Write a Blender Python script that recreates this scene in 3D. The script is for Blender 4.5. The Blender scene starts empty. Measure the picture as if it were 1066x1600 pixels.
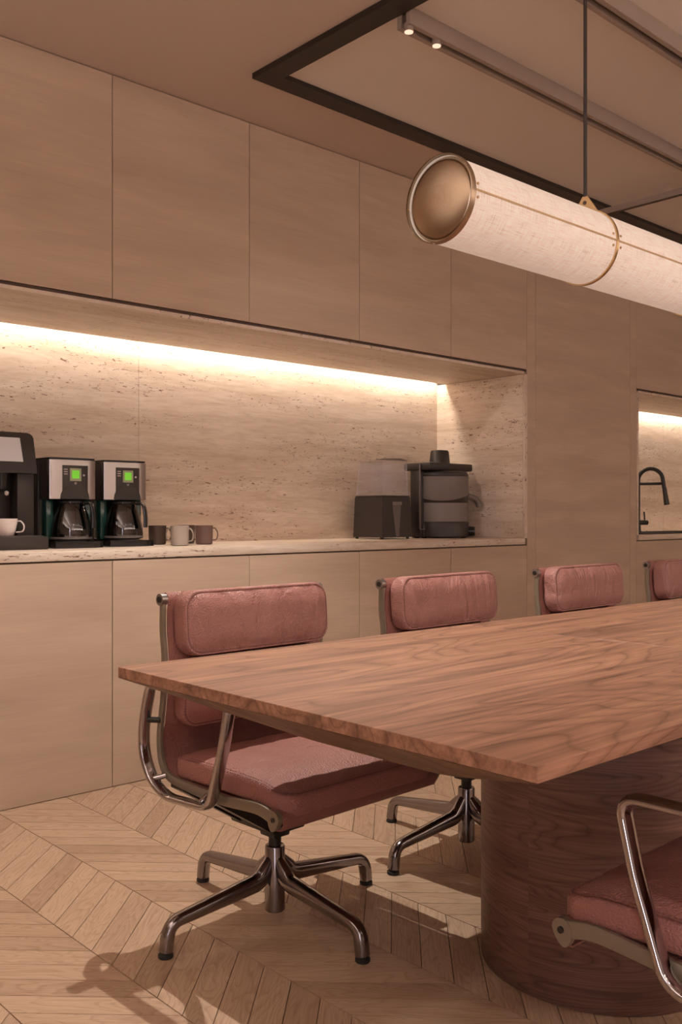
import bpy, bmesh, math, random
from mathutils import Vector, Matrix
random.seed(7)
S = bpy.context.scene
COL = S.collection
R = math.radians

# ------------------------------------------------------------------ camera
cd = bpy.data.cameras.new('camera'); cam = bpy.data.objects.new('camera', cd); COL.objects.link(cam)
cd.sensor_fit = 'VERTICAL'; cd.sensor_height = 36.0; cd.lens = 1476/1600*36
cd.shift_y = 3/1600; cd.clip_start = 0.02
cam.location = (0, 0, 1.05); cam.rotation_euler = (R(90), 0, R(-42.5))
S.camera = cam
# ------------------------------------------------------------------ world, exposure, lights
w = bpy.data.worlds.new('world'); S.world = w; w.use_nodes = True
w.node_tree.nodes['Background'].inputs[0].default_value = (0.62, 0.66, 0.80, 1)
w.node_tree.nodes['Background'].inputs[1].default_value = 1.0
S.view_settings.view_transform = 'Standard'; S.view_settings.look = 'None'
S.view_settings.gamma = 1.0; S.view_settings.use_curve_mapping = False
S.view_settings.exposure = 0.0
try: S.cycles.max_bounces = 8; S.cycles.transparent_max_bounces = 12
except Exception: pass

def area(name, loc, rot, sx, sy, e, col):
    l = bpy.data.lights.new(name, 'AREA'); l.shape = 'RECTANGLE'; l.size = sx; l.size_y = sy
    l.energy = e; l.color = col
    o = bpy.data.objects.new(name, l); COL.objects.link(o); o.location = loc; o.rotation_euler = rot
    return o
def spot(name, loc, rot, e, col, ang=120, blend=1.0, rad=0.02):
    l = bpy.data.lights.new(name, 'SPOT'); l.energy = e; l.color = col; l.spot_size = R(ang); l.spot_blend = blend
    l.shadow_soft_size = rad
    o = bpy.data.objects.new(name, l); COL.objects.link(o); o.location = loc; o.rotation_euler = rot
    return o
WARM = (1.0, 0.74, 0.53); NEUT = (1.0, 0.92, 0.84); AMB = (1.0, 0.985, 0.98)
DOWN = [  # ceiling downlights: x, y, energy, cone, soft radius
    (1.90, 2.28, 165, 92, 0.012),
    (-0.45, 1.30, 12, 110, 0.02),
    (0.9, -1.2, 44, 150, 0.06),  # camera-side row: unseen downlights added for soft general fill
    (3.6, -1.2, 44, 150, 0.06),
    (6.3, -1.2, 44, 150, 0.06),
]
for i, (x, y, e, a, r) in enumerate(DOWN):
    spot('downlight_lamp', (x, y, 2.70), (0, 0, 0), e, NEUT, a, 0.6, r)
_d = (Vector((4.42, 3.60, 1.36))-Vector((0.20, 2.40, 2.69))).to_track_quat('-Z', 'Y').to_euler()
spot('added_niche_lamp', (0.20, 2.40, 2.69), _d, 75, (1.0, 0.88, 0.86), 15, 0.8, 0.02)  # unseen lamp added to brighten the right side wall of the niche
area('daylight', (-1.42, -1.45, 1.35), (0, R(-90), 0), 2.5, 0.8, 75, (0.95, 0.90, 1.0))
area('added_fill_light', (3.9, -2.85, 1.93), (R(180+12), 0, 0), 9.0, 0.10, 215, AMB)  # unseen uplight added to lift the ceiling and the ambient light
area('added_fill_light', (-1.10, 1.0, 2.02), (R(180), R(12), 0), 0.10, 3.6, 58, AMB)  # matching left-wall uplight, also added for ceiling fill

# ------------------------------------------------------------------ materials
def mat(name):
    m = bpy.data.materials.new(name); m.use_nodes = True
    return m, m.node_tree, m.node_tree.nodes['Principled BSDF']
def N(nt, t, **kw):
    n = nt.nodes.new(t)
    for k, v in kw.items():
        if k in n.inputs.keys(): n.inputs[k].default_value = v
        else: setattr(n, k, v)
    return n
def link(nt, a, b): nt.links.new(a, b)
def plain(name, col, rough=0.5, metal=0.0, bump=0.0, bscale=200, **kw):
    m, nt, b = mat(name)
    b.inputs['Base Color'].default_value = (*col, 1); b.inputs['Roughness'].default_value = rough
    b.inputs['Metallic'].default_value = metal
    for k, v in kw.items(): b.inputs[k].default_value = v
    if bump:
        tc = N(nt, 'ShaderNodeTexCoord'); n = N(nt, 'ShaderNodeTexNoise', Scale=bscale, Detail=3.0)
        bp = N(nt, 'ShaderNodeBump', Strength=bump, Distance=0.002)
        link(nt, tc.outputs['Object'], n.inputs['Vector']); link(nt, n.outputs['Fac'], bp.inputs['Height'])
        link(nt, bp.outputs['Normal'], b.inputs['Normal'])
    return m
def ramp(nt, fac, stops):
    r = N(nt, 'ShaderNodeValToRGB'); cr = r.color_ramp
    while len(cr.elements) < len(stops): cr.elements.new(0.5)
    for e, (p, c) in zip(cr.elements, stops):
        e.position = p; e.color = (*c, 1) if len(c) == 3 else c
    link(nt, fac, r.inputs['Fac']); return r
def mixc(nt, fac, a, b, mode='MIX'):
    m = N(nt, 'ShaderNodeMix', data_type='RGBA', blend_type=mode)
    for s, i in ((fac, 0), (a, 6), (b, 7)):
        if hasattr(s, 'links'): link(nt, s, m.inputs[i])
        elif isinstance(s, (int, float)): m.inputs[i].default_value = s
        else: m.inputs[i].default_value = (*s, 1)
    return m.outputs[2]
def coords(nt, scale, kind='Object', rnd=True):
    tc = N(nt, 'ShaderNodeTexCoord')
    mp = N(nt, 'ShaderNodeMapping'); mp.inputs['Scale'].default_value = scale
    src = tc.outputs[kind]
    link(nt, src, mp.inputs['Vector'])
    if rnd:
        oi = N(nt, 'ShaderNodeObjectInfo'); ml = N(nt, 'ShaderNodeMath', operation='MULTIPLY'); ml.inputs[1].default_value = 37.0
        link(nt, oi.outputs['Random'], ml.inputs[0]); cb = N(nt, 'ShaderNodeCombineXYZ')
        for k in range(3): link(nt, ml.outputs[0], cb.inputs[k])
        link(nt, cb.outputs[0], mp.inputs['Location'])
    return mp.outputs['Vector']

def veneer(name, c1, c2):
    m, nt, b = mat(name)
    v = coords(nt, (0.8, 0.8, 5.5))
    n1 = N(nt, 'ShaderNodeTexNoise', Scale=1.6, Detail=5.0, Roughness=0.55, Distortion=0.4); link(nt, v, n1.inputs['Vector'])
    v2 = coords(nt, (3.0, 3.0, 60.0))
    n2 = N(nt, 'ShaderNodeTexNoise', Scale=2.0, Detail=4.0, Roughness=0.6); link(nt, v2, n2.inputs['Vector'])
    r = ramp(nt, n1.outputs['Fac'], [(0.30, c1), (0.70, c2)])
    r2 = ramp(nt, n2.outputs['Fac'], [(0.3, (0.95, 0.945, 0.94)), (0.7, (1.02, 1.02, 1.02))])
    link(nt, mixc(nt, 1.0, r.outputs[0], r2.outputs[0], 'MULTIPLY'), b.inputs['Base Color'])
    b.inputs['Roughness'].default_value = 0.55
    return m
def travertine(name, scale):
    m, nt, b = mat(name)
    v = coords(nt, scale, rnd=False)
    n1 = N(nt, 'ShaderNodeTexNoise', Scale=1.2, Detail=8.0, Roughness=0.6, Distortion=0.5); link(nt, v, n1.inputs['Vector'])
    r = ramp(nt, n1.outputs['Fac'], [(0.28, (0.57, 0.44, 0.345)), (0.45, (0.67, 0.545, 0.44)), (0.58, (0.74, 0.625, 0.525)), (0.75, (0.67, 0.535, 0.43))])
    # fine bedding lines
    n3 = N(nt, 'ShaderNodeTexNoise', Scale=5.0, Detail=6.0, Roughness=0.7, Distortion=0.8)
    v3 = coords(nt, tuple(s*1.6 for s in scale), rnd=False); link(nt, v3, n3.inputs['Vector'])
    r3 = ramp(nt, n3.outputs['Fac'], [(0.35, (0.88, 0.84, 0.80)), (0.6, (1.04, 1.04, 1.04))])
    c = mixc(nt, 1.0, r.outputs[0], r3.outputs[0], 'MULTIPLY')
    # pits: short dark lens-shaped holes, clustered in certain beds
    vp = coords(nt, tuple((s if s < 2 else s*0.42)*1.0 for s in scale), rnd=False)
    np_ = N(nt, 'ShaderNodeTexNoise', Scale=34.0, Detail=3.0, Roughness=0.55, Distortion=0.9); link(nt, vp, np_.inputs['Vector'])
    nb = N(nt, 'ShaderNodeTexNoise', Scale=1.7, Detail=3.0, Roughness=0.6); link(nt, v, nb.inputs['Vector'])
    pit = ramp(nt, np_.outputs['Fac'], [(0.615, (0, 0, 0)), (0.65, (1, 1, 1))])
    bed = ramp(nt, nb.outputs['Fac'], [(0.49, (0, 0, 0)), (0.54, (1, 1, 1))])
    pm = mixc(nt, 1.0, pit.outputs[0], bed.outputs[0], 'MULTIPLY')
    c = mixc(nt, pm, c, (0.24, 0.13, 0.085))
    link(nt, c, b.inputs['Base Color'])
    bp = N(nt, 'ShaderNodeBump', Strength=0.6, Distance=0.003); bp.invert = True
    link(nt, pm, bp.inputs['Height']); link(nt, bp.outputs['Normal'], b.inputs['Normal'])
    b.inputs['Roughness'].default_value = 0.5
    return m
def walnut(name, c_dark, c_mid, c_light, cyl=False, rough=0.38, ring=26.0):
    m, nt, b = mat(name)
    oi = N(nt, 'ShaderNodeObjectInfo')
    tc = N(nt, 'ShaderNodeTexCoord'); src = tc.outputs['Object']
    if cyl:  # grain wraps round the drum: (angle*r, z, 0)
        sp = N(nt, 'ShaderNodeSeparateXYZ'); link(nt, src, sp.inputs[0])
        at = N(nt, 'ShaderNodeMath', operation='ARCTAN2'); link(nt, sp.outputs[1], at.inputs[0]); link(nt, sp.outputs[0], at.inputs[1])
        ms = N(nt, 'ShaderNodeMath', operation='MULTIPLY'); ms.inputs[1].default_value = 0.33; link(nt, at.outputs[0], ms.inputs[0])
        cb = N(nt, 'ShaderNodeCombineXYZ'); link(nt, ms.outputs[0], cb.inputs[0]); link(nt, sp.outputs[2], cb.inputs[1])
        src = cb.outputs[0]
    off = N(nt, 'ShaderNodeVectorMath', operation='ADD'); link(nt, src, off.inputs[0])
    sc = N(nt, 'ShaderNodeMath', operation='MULTIPLY'); sc.inputs[1].default_value = 3.1; link(nt, oi.outputs['Random'], sc.inputs[0])
    co = N(nt, 'ShaderNodeCombineXYZ'); link(nt, sc.outputs[0], co.inputs[0]); link(nt, sc.outputs[0], co.inputs[1])
    link(nt, co.outputs[0], off.inputs[1]); src = off.outputs[0]
    # growth rings: cylinders along X about a deep axis, warped, so tops show cathedrals and ends show arcs
    mp = N(nt, 'ShaderNodeMapping'); mp.inputs['Scale'].default_value = (0.55, 2.4, 2.4) if not cyl else (0.42, 5.0, 5.0); link(nt, src, mp.inputs['Vector'])
    nw = N(nt, 'ShaderNodeTexNoise', Scale=1.5, Detail=2.0, Roughness=0.45, Distortion=0.2); link(nt, mp.outputs[0], nw.inputs['Vector'])
    rf = N(nt, 'ShaderNodeMath', operation='MULTIPLY'); rf.inputs[1].default_value = ring; link(nt, nw.outputs['Fac'], rf.inputs[0])
    fr = N(nt, 'ShaderNodeMath', operation='FRACT'); link(nt, rf.outputs[0], fr.inputs[0])
    r1 = ramp(nt, fr.outputs[0], [(0.0, (0, 0, 0)), (0.12, (0.7, 0.7, 0.7)), (0.6, (1, 1, 1)), (0.93, (0.55, 0.55, 0.55)), (1.0, (0, 0, 0))])
    mp2 = N(nt, 'ShaderNodeMapping'); mp2.inputs['Scale'].default_value = (1.2, 55.0, 55.0); link(nt, src, mp2.inputs['Vector'])
    nf = N(nt, 'ShaderNodeTexNoise', Scale=2.0, Detail=6.0, Roughness=0.65, Distortion=0.2); link(nt, mp2.outputs[0], nf.inputs['Vector'])
    mp3 = N(nt, 'ShaderNodeMapping'); mp3.inputs['Scale'].default_value = (0.6, 11.0, 11.0); link(nt, src, mp3.inputs['Vector'])
    nl = N(nt, 'ShaderNodeTexNoise', Scale=1.6, Detail=4.0, Roughness=0.6, Distortion=0.4); link(nt, mp3.outputs[0], nl.inputs['Vector'])
    base = ramp(nt, nl.outputs['Fac'], [(0.30, c_dark), (0.50, c_mid), (0.70, c_light)])
    dk = ramp(nt, r1.outputs[0], [(0.0, (0.62, 0.58, 0.56)), (1.0, (1.08, 1.08, 1.08))])
    fn = ramp(nt, nf.outputs['Fac'], [(0.30, (0.66, 0.63, 0.61)), (0.60, (1.10, 1.10, 1.10))])
    c = mixc(nt, 1.0, base.outputs[0], dk.outputs[0], 'MULTIPLY'); c = mixc(nt, 1.0, c, fn.outputs[0], 'MULTIPLY')
    link(nt, c, b.inputs['Base Color'])
    bp = N(nt, 'ShaderNodeBump', Strength=0.12, Distance=0.001); link(nt, nf.outputs['Fac'], bp.inputs['Height'])
    link(nt, bp.outputs['Normal'], b.inputs['Normal'])
    b.inputs['Roughness'].default_value = rough
    return m
def oak(name):
    m, nt, b = mat(name)
    uv = N(nt, 'ShaderNodeUVMap'); uv.uv_map = 'grain'
    at = N(nt, 'ShaderNodeAttribute'); at.attribute_name = 'tone'
    mp = N(nt, 'ShaderNodeMapping'); mp.inputs['Scale'].default_value = (2.0, 9.0, 1.0); link(nt, uv.outputs[0], mp.inputs['Vector'])
    nw = N(nt, 'ShaderNodeTexNoise', Scale=1.3, Detail=2.0, Roughness=0.5, Distortion=0.6); link(nt, mp.outputs[0], nw.inputs['Vector'])
    rf = N(nt, 'ShaderNodeMath', operation='MULTIPLY'); rf.inputs[1].default_value = 17.0; link(nt, nw.outputs['Fac'], rf.inputs[0])
    fr = N(nt, 'ShaderNodeMath', operation='FRACT'); link(nt, rf.outputs[0], fr.inputs[0])
    r1 = ramp(nt, fr.outputs[0], [(0.0, (0.84, 0.79, 0.74)), (0.25, (0.97, 0.96, 0.95)), (0.8, (1.04, 1.04, 1.04)), (1.0, (0.86, 0.82, 0.78))])
    mp2 = N(nt, 'ShaderNodeMapping'); mp2.inputs['Scale'].default_value = (4.0, 110.0, 1.0); link(nt, uv.outputs[0], mp2.inputs['Vector'])
    nf = N(nt, 'ShaderNodeTexNoise', Scale=2.0, Detail=5.0, Roughness=0.6); link(nt, mp2.outputs[0], nf.inputs['Vector'])
    fn = ramp(nt, nf.outputs['Fac'], [(0.32, (0.86, 0.83, 0.80)), (0.6, (1.05, 1.05, 1.05))])
    base = ramp(nt, at.outputs['Fac'], [(0.0, (0.44, 0.295, 0.195)), (0.5, (0.51, 0.35, 0.238)), (1.0, (0.57, 0.40, 0.275))])
    c = mixc(nt, 1.0, base.outputs[0], r1.outputs[0], 'MULTIPLY'); c = mixc(nt, 1.0, c, fn.outputs[0], 'MULTIPLY')
    link(nt, c, b.inputs['Base Color'])
    bp = N(nt, 'ShaderNodeBump', Strength=0.15, Distance=0.001); link(nt, nf.outputs['Fac'], bp.inputs['Height'])
    link(nt, bp.outputs['Normal'], b.inputs['Normal'])
    b.inputs['Roughness'].default_value = 0.5
    return m
def leather(name, c1, c2, folds=0.6):
    m, nt, b = mat(name)
    v = coords(nt, (1, 1, 1))
    vo = N(nt, 'ShaderNodeTexVoronoi', Scale=240.0); link(nt, v, vo.inputs['Vector'])
    n1 = N(nt, 'ShaderNodeTexNoise', Scale=5.0, Detail=4.0, Roughness=0.55); link(nt, v, n1.inputs['Vector'])
    v2 = coords(nt, (1.0, 0.6, 0.35))
    n2 = N(nt, 'ShaderNodeTexNoise', Scale=13.0, Detail=2.0, Roughness=0.5, Distortion=1.3); link(nt, v2, n2.inputs['Vector'])
    fold = ramp(nt, n2.outputs['Fac'], [(0.30, (0, 0, 0)), (0.55, (0.85, 0.85, 0.85)), (0.75, (1, 1, 1))])
    r = ramp(nt, n1.outputs['Fac'], [(0.3, c1), (0.7, c2)])
    link(nt, r.outputs[0], b.inputs['Base Color'])
    b1 = N(nt, 'ShaderNodeBump', Strength=0.8, Distance=0.0022); link(nt, vo.outputs['Distance'], b1.inputs['Height'])
    b2 = N(nt, 'ShaderNodeBump', Strength=folds, Distance=0.012); link(nt, fold.outputs[0], b2.inputs['Height'])
    link(nt, b1.outputs['Normal'], b2.inputs['Normal']); link(nt, b2.outputs['Normal'], b.inputs['Normal'])
    b.inputs['Roughness'].default_value = 0.41
    b.inputs['Specular IOR Level'].default_value = 0.45
    return m
def emis(name, col, st, base=(0.8, 0.8, 0.8)):
    m, nt, b = mat(name); b.inputs['Base Color'].default_value = (*base, 1)
    b.inputs['Emission Color'].default_value = (*col, 1); b.inputs['Emission Strength'].default_value = st
    return m
def linen(name):
    m, nt, b = mat(name)
    uv = N(nt, 'ShaderNodeUVMap'); uv.uv_map = 'grain'
    def thr(sc):
        mp = N(nt, 'ShaderNodeMapping'); mp.inputs['Scale'].default_value = sc; link(nt, uv.outputs[0], mp.inputs['Vector'])
        n = N(nt, 'ShaderNodeTexNoise', Scale=1.0, Detail=2.0, Roughness=0.6); link(nt, mp.outputs[0], n.inputs['Vector'])
        return ramp(nt, n.outputs['Fac'], [(0.30, (0.80, 0.785, 0.77)), (0.55, (1, 1, 1)), (0.75, (1.06, 1.06, 1.06))]).outputs[0]
    c = mixc(nt, 1.0, thr((22, 640, 1)), thr((640, 22, 1)), 'MULTIPLY')
    e = mixc(nt, 1.0, c, (1.0, 0.83, 0.70), 'MULTIPLY')
    link(nt, e, b.inputs['Emission Color']); b.inputs['Emission Strength'].default_value = 0.32
    link(nt, mixc(nt, 1.0, c, (0.80, 0.68, 0.58), 'MULTIPLY'), b.inputs['Base Color'])
    b.inputs['Roughness'].default_value = 0.8
    return m
def brushed(name, col, rough=0.25, mode='radial', n=0.5):
    m, nt, b = mat(name)
    tc = N(nt, 'ShaderNodeTexCoord'); sp = N(nt, 'ShaderNodeSeparateXYZ'); link(nt, tc.outputs['Object'], sp.inputs[0])
    if mode == 'radial':   # turned disc about local X: rings by radius
        sq = N(nt, 'ShaderNodeVectorMath', operation='LENGTH'); cb = N(nt, 'ShaderNodeCombineXYZ')
        link(nt, sp.outputs[1], cb.inputs[1]); link(nt, sp.outputs[2], cb.inputs[2]); link(nt, cb.outputs[0], sq.inputs[0])
        src = sq.outputs['Value']; sc = 700.0
    else:
        src = sp.outputs[2] if mode == 'z' else sp.outputs[0]; sc = 1200.0
    ml = N(nt, 'ShaderNodeMath', operation='MULTIPLY'); ml.inputs[1].default_value = sc; link(nt, src, ml.inputs[0])
    ns = N(nt, 'ShaderNodeTexNoise', noise_dimensions='1D', Detail=2.0); ns.inputs['Scale'].default_value = 1.0; link(nt, ml.outputs[0], ns.inputs['W'])
    bp = N(nt, 'ShaderNodeBump', Strength=n, Distance=0.0006); link(nt, ns.outputs['Fac'], bp.inputs['Height'])
    link(nt, bp.outputs['Normal'], b.inputs['Normal'])
    b.inputs['Base Color'].default_value = (*col, 1); b.inputs['Metallic'].default_value = 1.0; b.inputs['Roughness'].default_value = rough
    if mode == 'radial':
        tg = N(nt, 'ShaderNodeTangent'); tg.direction_type = 'RADIAL'; tg.axis = 'X'
        link(nt, tg.outputs[0], b.inputs['Tangent']); b.inputs['Anisotropic'].default_value = 0.85
    return m
def glassy(name, tint=(0.9, 0.9, 0.9), gloss=0.12, rough=0.03, fres=0.6):
    m = bpy.data.materials.new(name); m.use_nodes = True; nt = m.node_tree; nt.nodes.clear()
    o = N(nt, 'ShaderNodeOutputMaterial'); t = N(nt, 'ShaderNodeBsdfTransparent'); t.inputs[0].default_value = (*tint, 1)
    g = N(nt, 'ShaderNodeBsdfGlossy'); g.inputs['Roughness'].default_value = rough
    fz = N(nt, 'ShaderNodeLayerWeight'); fz.inputs['Blend'].default_value = 0.35
    ma = N(nt, 'ShaderNodeMath', operation='MULTIPLY_ADD'); ma.inputs[1].default_value = fres; ma.inputs[2].default_value = gloss
    link(nt, fz.outputs['Fresnel'], ma.inputs[0])
    mx = N(nt, 'ShaderNodeMixShader'); link(nt, ma.outputs[0], mx.inputs[0]); link(nt, t.outputs[0], mx.inputs[1]); link(nt, g.outputs[0], mx.inputs[2])
    link(nt, mx.outputs[0], o.inputs[0]); return m

M = dict(
    veneer=veneer('pale_oak_veneer', (0.48, 0.352, 0.258), (0.60, 0.448, 0.332)),
    travw=travertine('travertine_worktop', (1, 9, 9)), trav=travertine('travertine_vertical', (1, 1, 9)), travs=travertine('travertine_flat', (1, 9, 1)),
    plaster=plain('ceiling_plaster', (0.62, 0.505, 0.43), 0.85, bump=0.25, bscale=120),
    fabric_panel=plain('ceiling_inner_lamplit', (0.78, 0.71, 0.64), 0.85, bump=0.15, bscale=300),  # paler than the plaster: the lamp's light on it is put into the colour
    black=plain('black_frame', (0.022, 0.016, 0.013), 0.45),
    gap=plain('shadow_gap_profile', (0.07, 0.038, 0.024), 0.6),
    core=plain('cabinet_core', (0.055, 0.035, 0.025), 0.8),
    track=plain('track_paint', (0.36, 0.285, 0.235), 0.4),
    groove=plain('track_groove', (0.10, 0.065, 0.045), 0.6),
    wall=plain('room_wall', (0.55, 0.46, 0.40), 0.8),
    screed=plain('dark_screed', (0.035, 0.022, 0.014), 0.9),
    oak=oak('oak_plank'),
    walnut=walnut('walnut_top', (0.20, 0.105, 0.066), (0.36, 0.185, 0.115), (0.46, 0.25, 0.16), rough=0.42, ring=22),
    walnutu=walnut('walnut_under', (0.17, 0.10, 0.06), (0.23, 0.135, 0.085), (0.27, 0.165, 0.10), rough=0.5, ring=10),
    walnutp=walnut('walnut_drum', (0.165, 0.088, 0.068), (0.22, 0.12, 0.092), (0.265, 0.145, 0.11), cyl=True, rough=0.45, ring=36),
    leather=leather('rose_leather', (0.37, 0.17, 0.145), (0.44, 0.215, 0.185), 0.55),
    leathers=leather('rose_leather_smooth', (0.37, 0.16, 0.13), (0.42, 0.19, 0.155), 0.12),
    sling=leather('rose_leather_sling', (0.31, 0.13, 0.105), (0.35, 0.15, 0.12), 0.05),
    thread=plain('stitch_thread', (0.52, 0.30, 0.26), 0.6), threadd=plain('stitch_thread_dark', (0.27, 0.11, 0.09), 0.6), pinch=plain('seam_shadow_cord', (0.19, 0.075, 0.065), 0.7),
    chrome=plain('polished_chrome', (0.50, 0.475, 0.485), 0.09, 1.0),
    chrome2=plain('dark_polished_base', (0.31, 0.285, 0.29), 0.17, 1.0),
    rail=plain('rail_bronze_aluminium', (0.27, 0.225, 0.165), 0.42, 0.4),
    cap=plain('rail_cap_metal', (0.35, 0.32, 0.30), 0.35, 0.9),
    rubber=plain('rubber', (0.02, 0.017, 0.015), 0.6), mech=plain('black_mechanism', (0.018, 0.015, 0.013), 0.38),
    brass=plain('brass', (0.62, 0.44, 0.24), 0.3, 1.0), brassd=brushed('brushed_brass_disc', (0.44, 0.335, 0.235), 0.24, 'radial', 0.3),
    linen=linen('linen_shade'), cord=plain('black_rod', (0.03, 0.02, 0.016), 0.5),
    led=emis('led_strip', (1.0, 0.86, 0.71), 76.0), lens=emis('spot_lens', (1.0, 0.74, 0.52), 0.95),
    appl=plain('appliance_black', (0.032, 0.024, 0.021), 0.42), appl2=plain('appliance_gloss_black', (0.016, 0.013, 0.012), 0.18),
    steel=brushed('brushed_steel', (0.52, 0.48, 0.46), 0.26, 'z', 0.12),
    grey=plain('appliance_grey', (0.13, 0.105, 0.095), 0.35), greyl=plain('appliance_light_grey', (0.19, 0.16, 0.145), 0.35),
    screen=emis('pale_screen', (0.85, 0.72, 0.68), 0.16, (0.5, 0.46, 0.44)),
    green=emis('green_display', (0.28, 0.95, 0.06), 0.42, (0.1, 0.3, 0.02)), dispframe=plain('display_bezel', (0.35, 0.36, 0.22), 0.4),
    tank=plain('green_tank', (0.012, 0.05, 0.04), 0.15), mark=plain('print_light', (0.55, 0.48, 0.44), 0.5),
    glass=glassy('clear_glass', (0.94, 0.94, 0.95), 0.05), dglass=glassy('smoked_glass', (0.30, 0.28, 0.28), 0.10),
    plast=glassy('clear_hopper', (0.985, 0.975, 0.97), 0.02, 0.10, 0.22),
    porcelain=plain('white_porcelain', (0.80, 0.70, 0.66), 0.25),
    mugd=plain('brown_stoneware', (0.10, 0.062, 0.045), 0.35, bump=0.3, bscale=60), mugl=plain('speckled_stoneware', (0.40, 0.33, 0.28), 0.5, bump=0.4, bscale=90),
    mugr=plain('russet_stoneware', (0.17, 0.10, 0.085), 0.35, bump=0.3, bscale=60),
    tap=plain('matt_black_tap', (0.025, 0.02, 0.018), 0.4), sinkm=plain('black_sink', (0.02, 0.016, 0.014), 0.45),
    winframe=plain('window_frame_paint', (0.10, 0.08, 0.07), 0.5),
)

# ------------------------------------------------------------------ mesh helpers
class MB:
    def __init__(s): s.bm = bmesh.new()
    def box(s, x0, x1, y0, y1, z0, z1, bev=0.0, seg=2):
        r = bmesh.ops.create_cube(s.bm, size=1.0); vs = r['verts']
        for v in vs: v.co = Vector(((x0+x1)/2+v.co.x*(x1-x0), (y0+y1)/2+v.co.y*(y1-y0), (z0+z1)/2+v.co.z*(z1-z0)))
        if bev:
            es = list({e for v in vs for e in v.link_edges})
            bmesh.ops.bevel(s.bm, geom=es, offset=bev, segments=seg, affect='EDGES', profile=0.5)
        return s
    def loft(s, rings, close=True, caps=(True, True)):
        vr = [[s.bm.verts.new(p) for p in r] for r in rings]; n = len(vr[0])
        for a, b in zip(vr, vr[1:]):
            for i in range(n if close else n-1):
                j = (i+1) % n
                try: s.bm.faces.new((a[i], a[j], b[j], b[i]))
                except ValueError: pass
        if close:
            if caps[0]: s.bm.faces.new(vr[0][::-1])
            if caps[1]: s.bm.faces.new(vr[-1])
        return s
    def cyl(s, p0, p1, r0, r1=None, n=24, caps=(True, True)):
        r1 = r0 if r1 is None else r1; p0 = Vector(p0); p1 = Vector(p1); d = (p1-p0).normalized()
        a = d.orthogonal().normalized(); b = d.cross(a)
        c = [(math.cos(2*math.pi*i/n), math.sin(2*math.pi*i/n)) for i in range(n)]
        return s.loft([[p0+(a*x+b*y)*r0 for x, y in c], [p1+(a*x+b*y)*r1 for x, y in c]], caps=caps)
    def lathe(s, prof, cen=(0, 0, 0), n=32, axis='z', caps=(True, True), a0=0.0):
        rings = []
        for r, h in prof:
            q = []
            for i in range(n):
                t = 2*math.pi*i/n+a0; x, y = r*math.cos(t), r*math.sin(t)
                q.append(Vector(cen)+(Vector((x, y, h)) if axis == 'z' else Vector((h, x, y))))
            rings.append(q)
        return s.loft(rings, caps=caps)
    def sweep(s, path, side, secs, n=14, caps=(True, True), closed=False, power=2.0):
        """path of Vectors, side: constant lateral vector, secs: (half lateral, half normal) or one per point"""
        side = Vector(side).normalized(); rings = []; L = len(path)
        if not isinstance(secs, list): secs = [secs]*L
        for i, p in enumerate(path):
            if closed: t = path[(i+1) % L]-path[i-1]
            else: t = path[min(i+1, L-1)]-path[max(i-1, 0)]
            t = t.normalized(); nm = t.cross(side).normalized(); a, b = secs[i]; q = []
            for k in range(n):
                u = 2*math.pi*k/n; cx, sy = math.cos(u), math.sin(u); e = 2.0/power
                cx = math.copysign(abs(cx)**e, cx); sy = math.copysign(abs(sy)**e, sy)
                q.append(p+side*a*cx+nm*b*sy)
            rings.append(q)
        if closed: rings.append(rings[0]); return s.loft_closed(rings[:-1])
        return s.loft(rings, caps=caps)
    def loft_closed(s, rings):
        vr = [[s.bm.verts.new(p) for p in r] for r in rings]; n = len(vr[0]); L = len(vr)
        for a in range(L):
            A, B = vr[a], vr[(a+1) % L]
            for i in range(n): s.bm.faces.new((A[i], A[(i+1) % n], B[(i+1) % n], B[i]))
        return s
    def build(s, name, m, parent=None, smooth=True, loc=None, ang=35, keep=False):
        bmesh.ops.recalc_face_normals(s.bm, faces=s.bm.faces)
        me = bpy.data.meshes.new(name); s.bm.to_mesh(me); s.bm.free()
        me.materials.append(M[m] if isinstance(m, str) else m)
        if smooth:
            me.polygons.foreach_set('use_smooth', [True]*len(me.polygons)); me.set_sharp_from_angle(angle=R(ang))
        o = bpy.data.objects.new(name, me); COL.objects.link(o)
        if loc is not None: o.location = loc
        if parent is not None: o.parent = parent
        return o
def empty(name, loc=(0, 0, 0), rz=0.0):
    o = bpy.data.objects.new(name, None); o.empty_display_size = 0.1; COL.objects.link(o); o.location = loc; o.rotation_euler = (0, 0, rz); return o
def tag(o, label=None, cat=None, group=None, kind=None):
    if label: o['label'] = label
    if cat: o['category'] = cat
    if group: o['group'] = group
    if kind: o['kind'] = kind
    return o
def bx(name, m, x0, x1, y0, y1, z0, z1, parent=None, bev=0.0):
    b = MB(); b.box(x0, x1, y0, y1, z0, z1, bev); return b.build(name, m, parent, smooth=bool(bev))
def fillet(pts, r, k=6, closed=False):
    """round the corners of a polyline"""
    out = []; n = len(pts); P = [Vector(p) for p in pts]
    rr = r if isinstance(r, (list, tuple)) else [r]*n
    for i in range(n):
        if not closed and i in (0, n-1): out.append(P[i]); continue
        a, b, c = P[i-1], P[i], P[(i+1) % n]
        u = (a-b); v = (c-b); d = min(rr[i], u.length*0.49, v.length*0.49)
        p0 = b+u.normalized()*d; p1 = b+v.normalized()*d
        for j in range(k+1):
            t = j/k; out.append(p0*(1-t)**2+b*2*t*(1-t)+p1*t*t)
    return out
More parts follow.
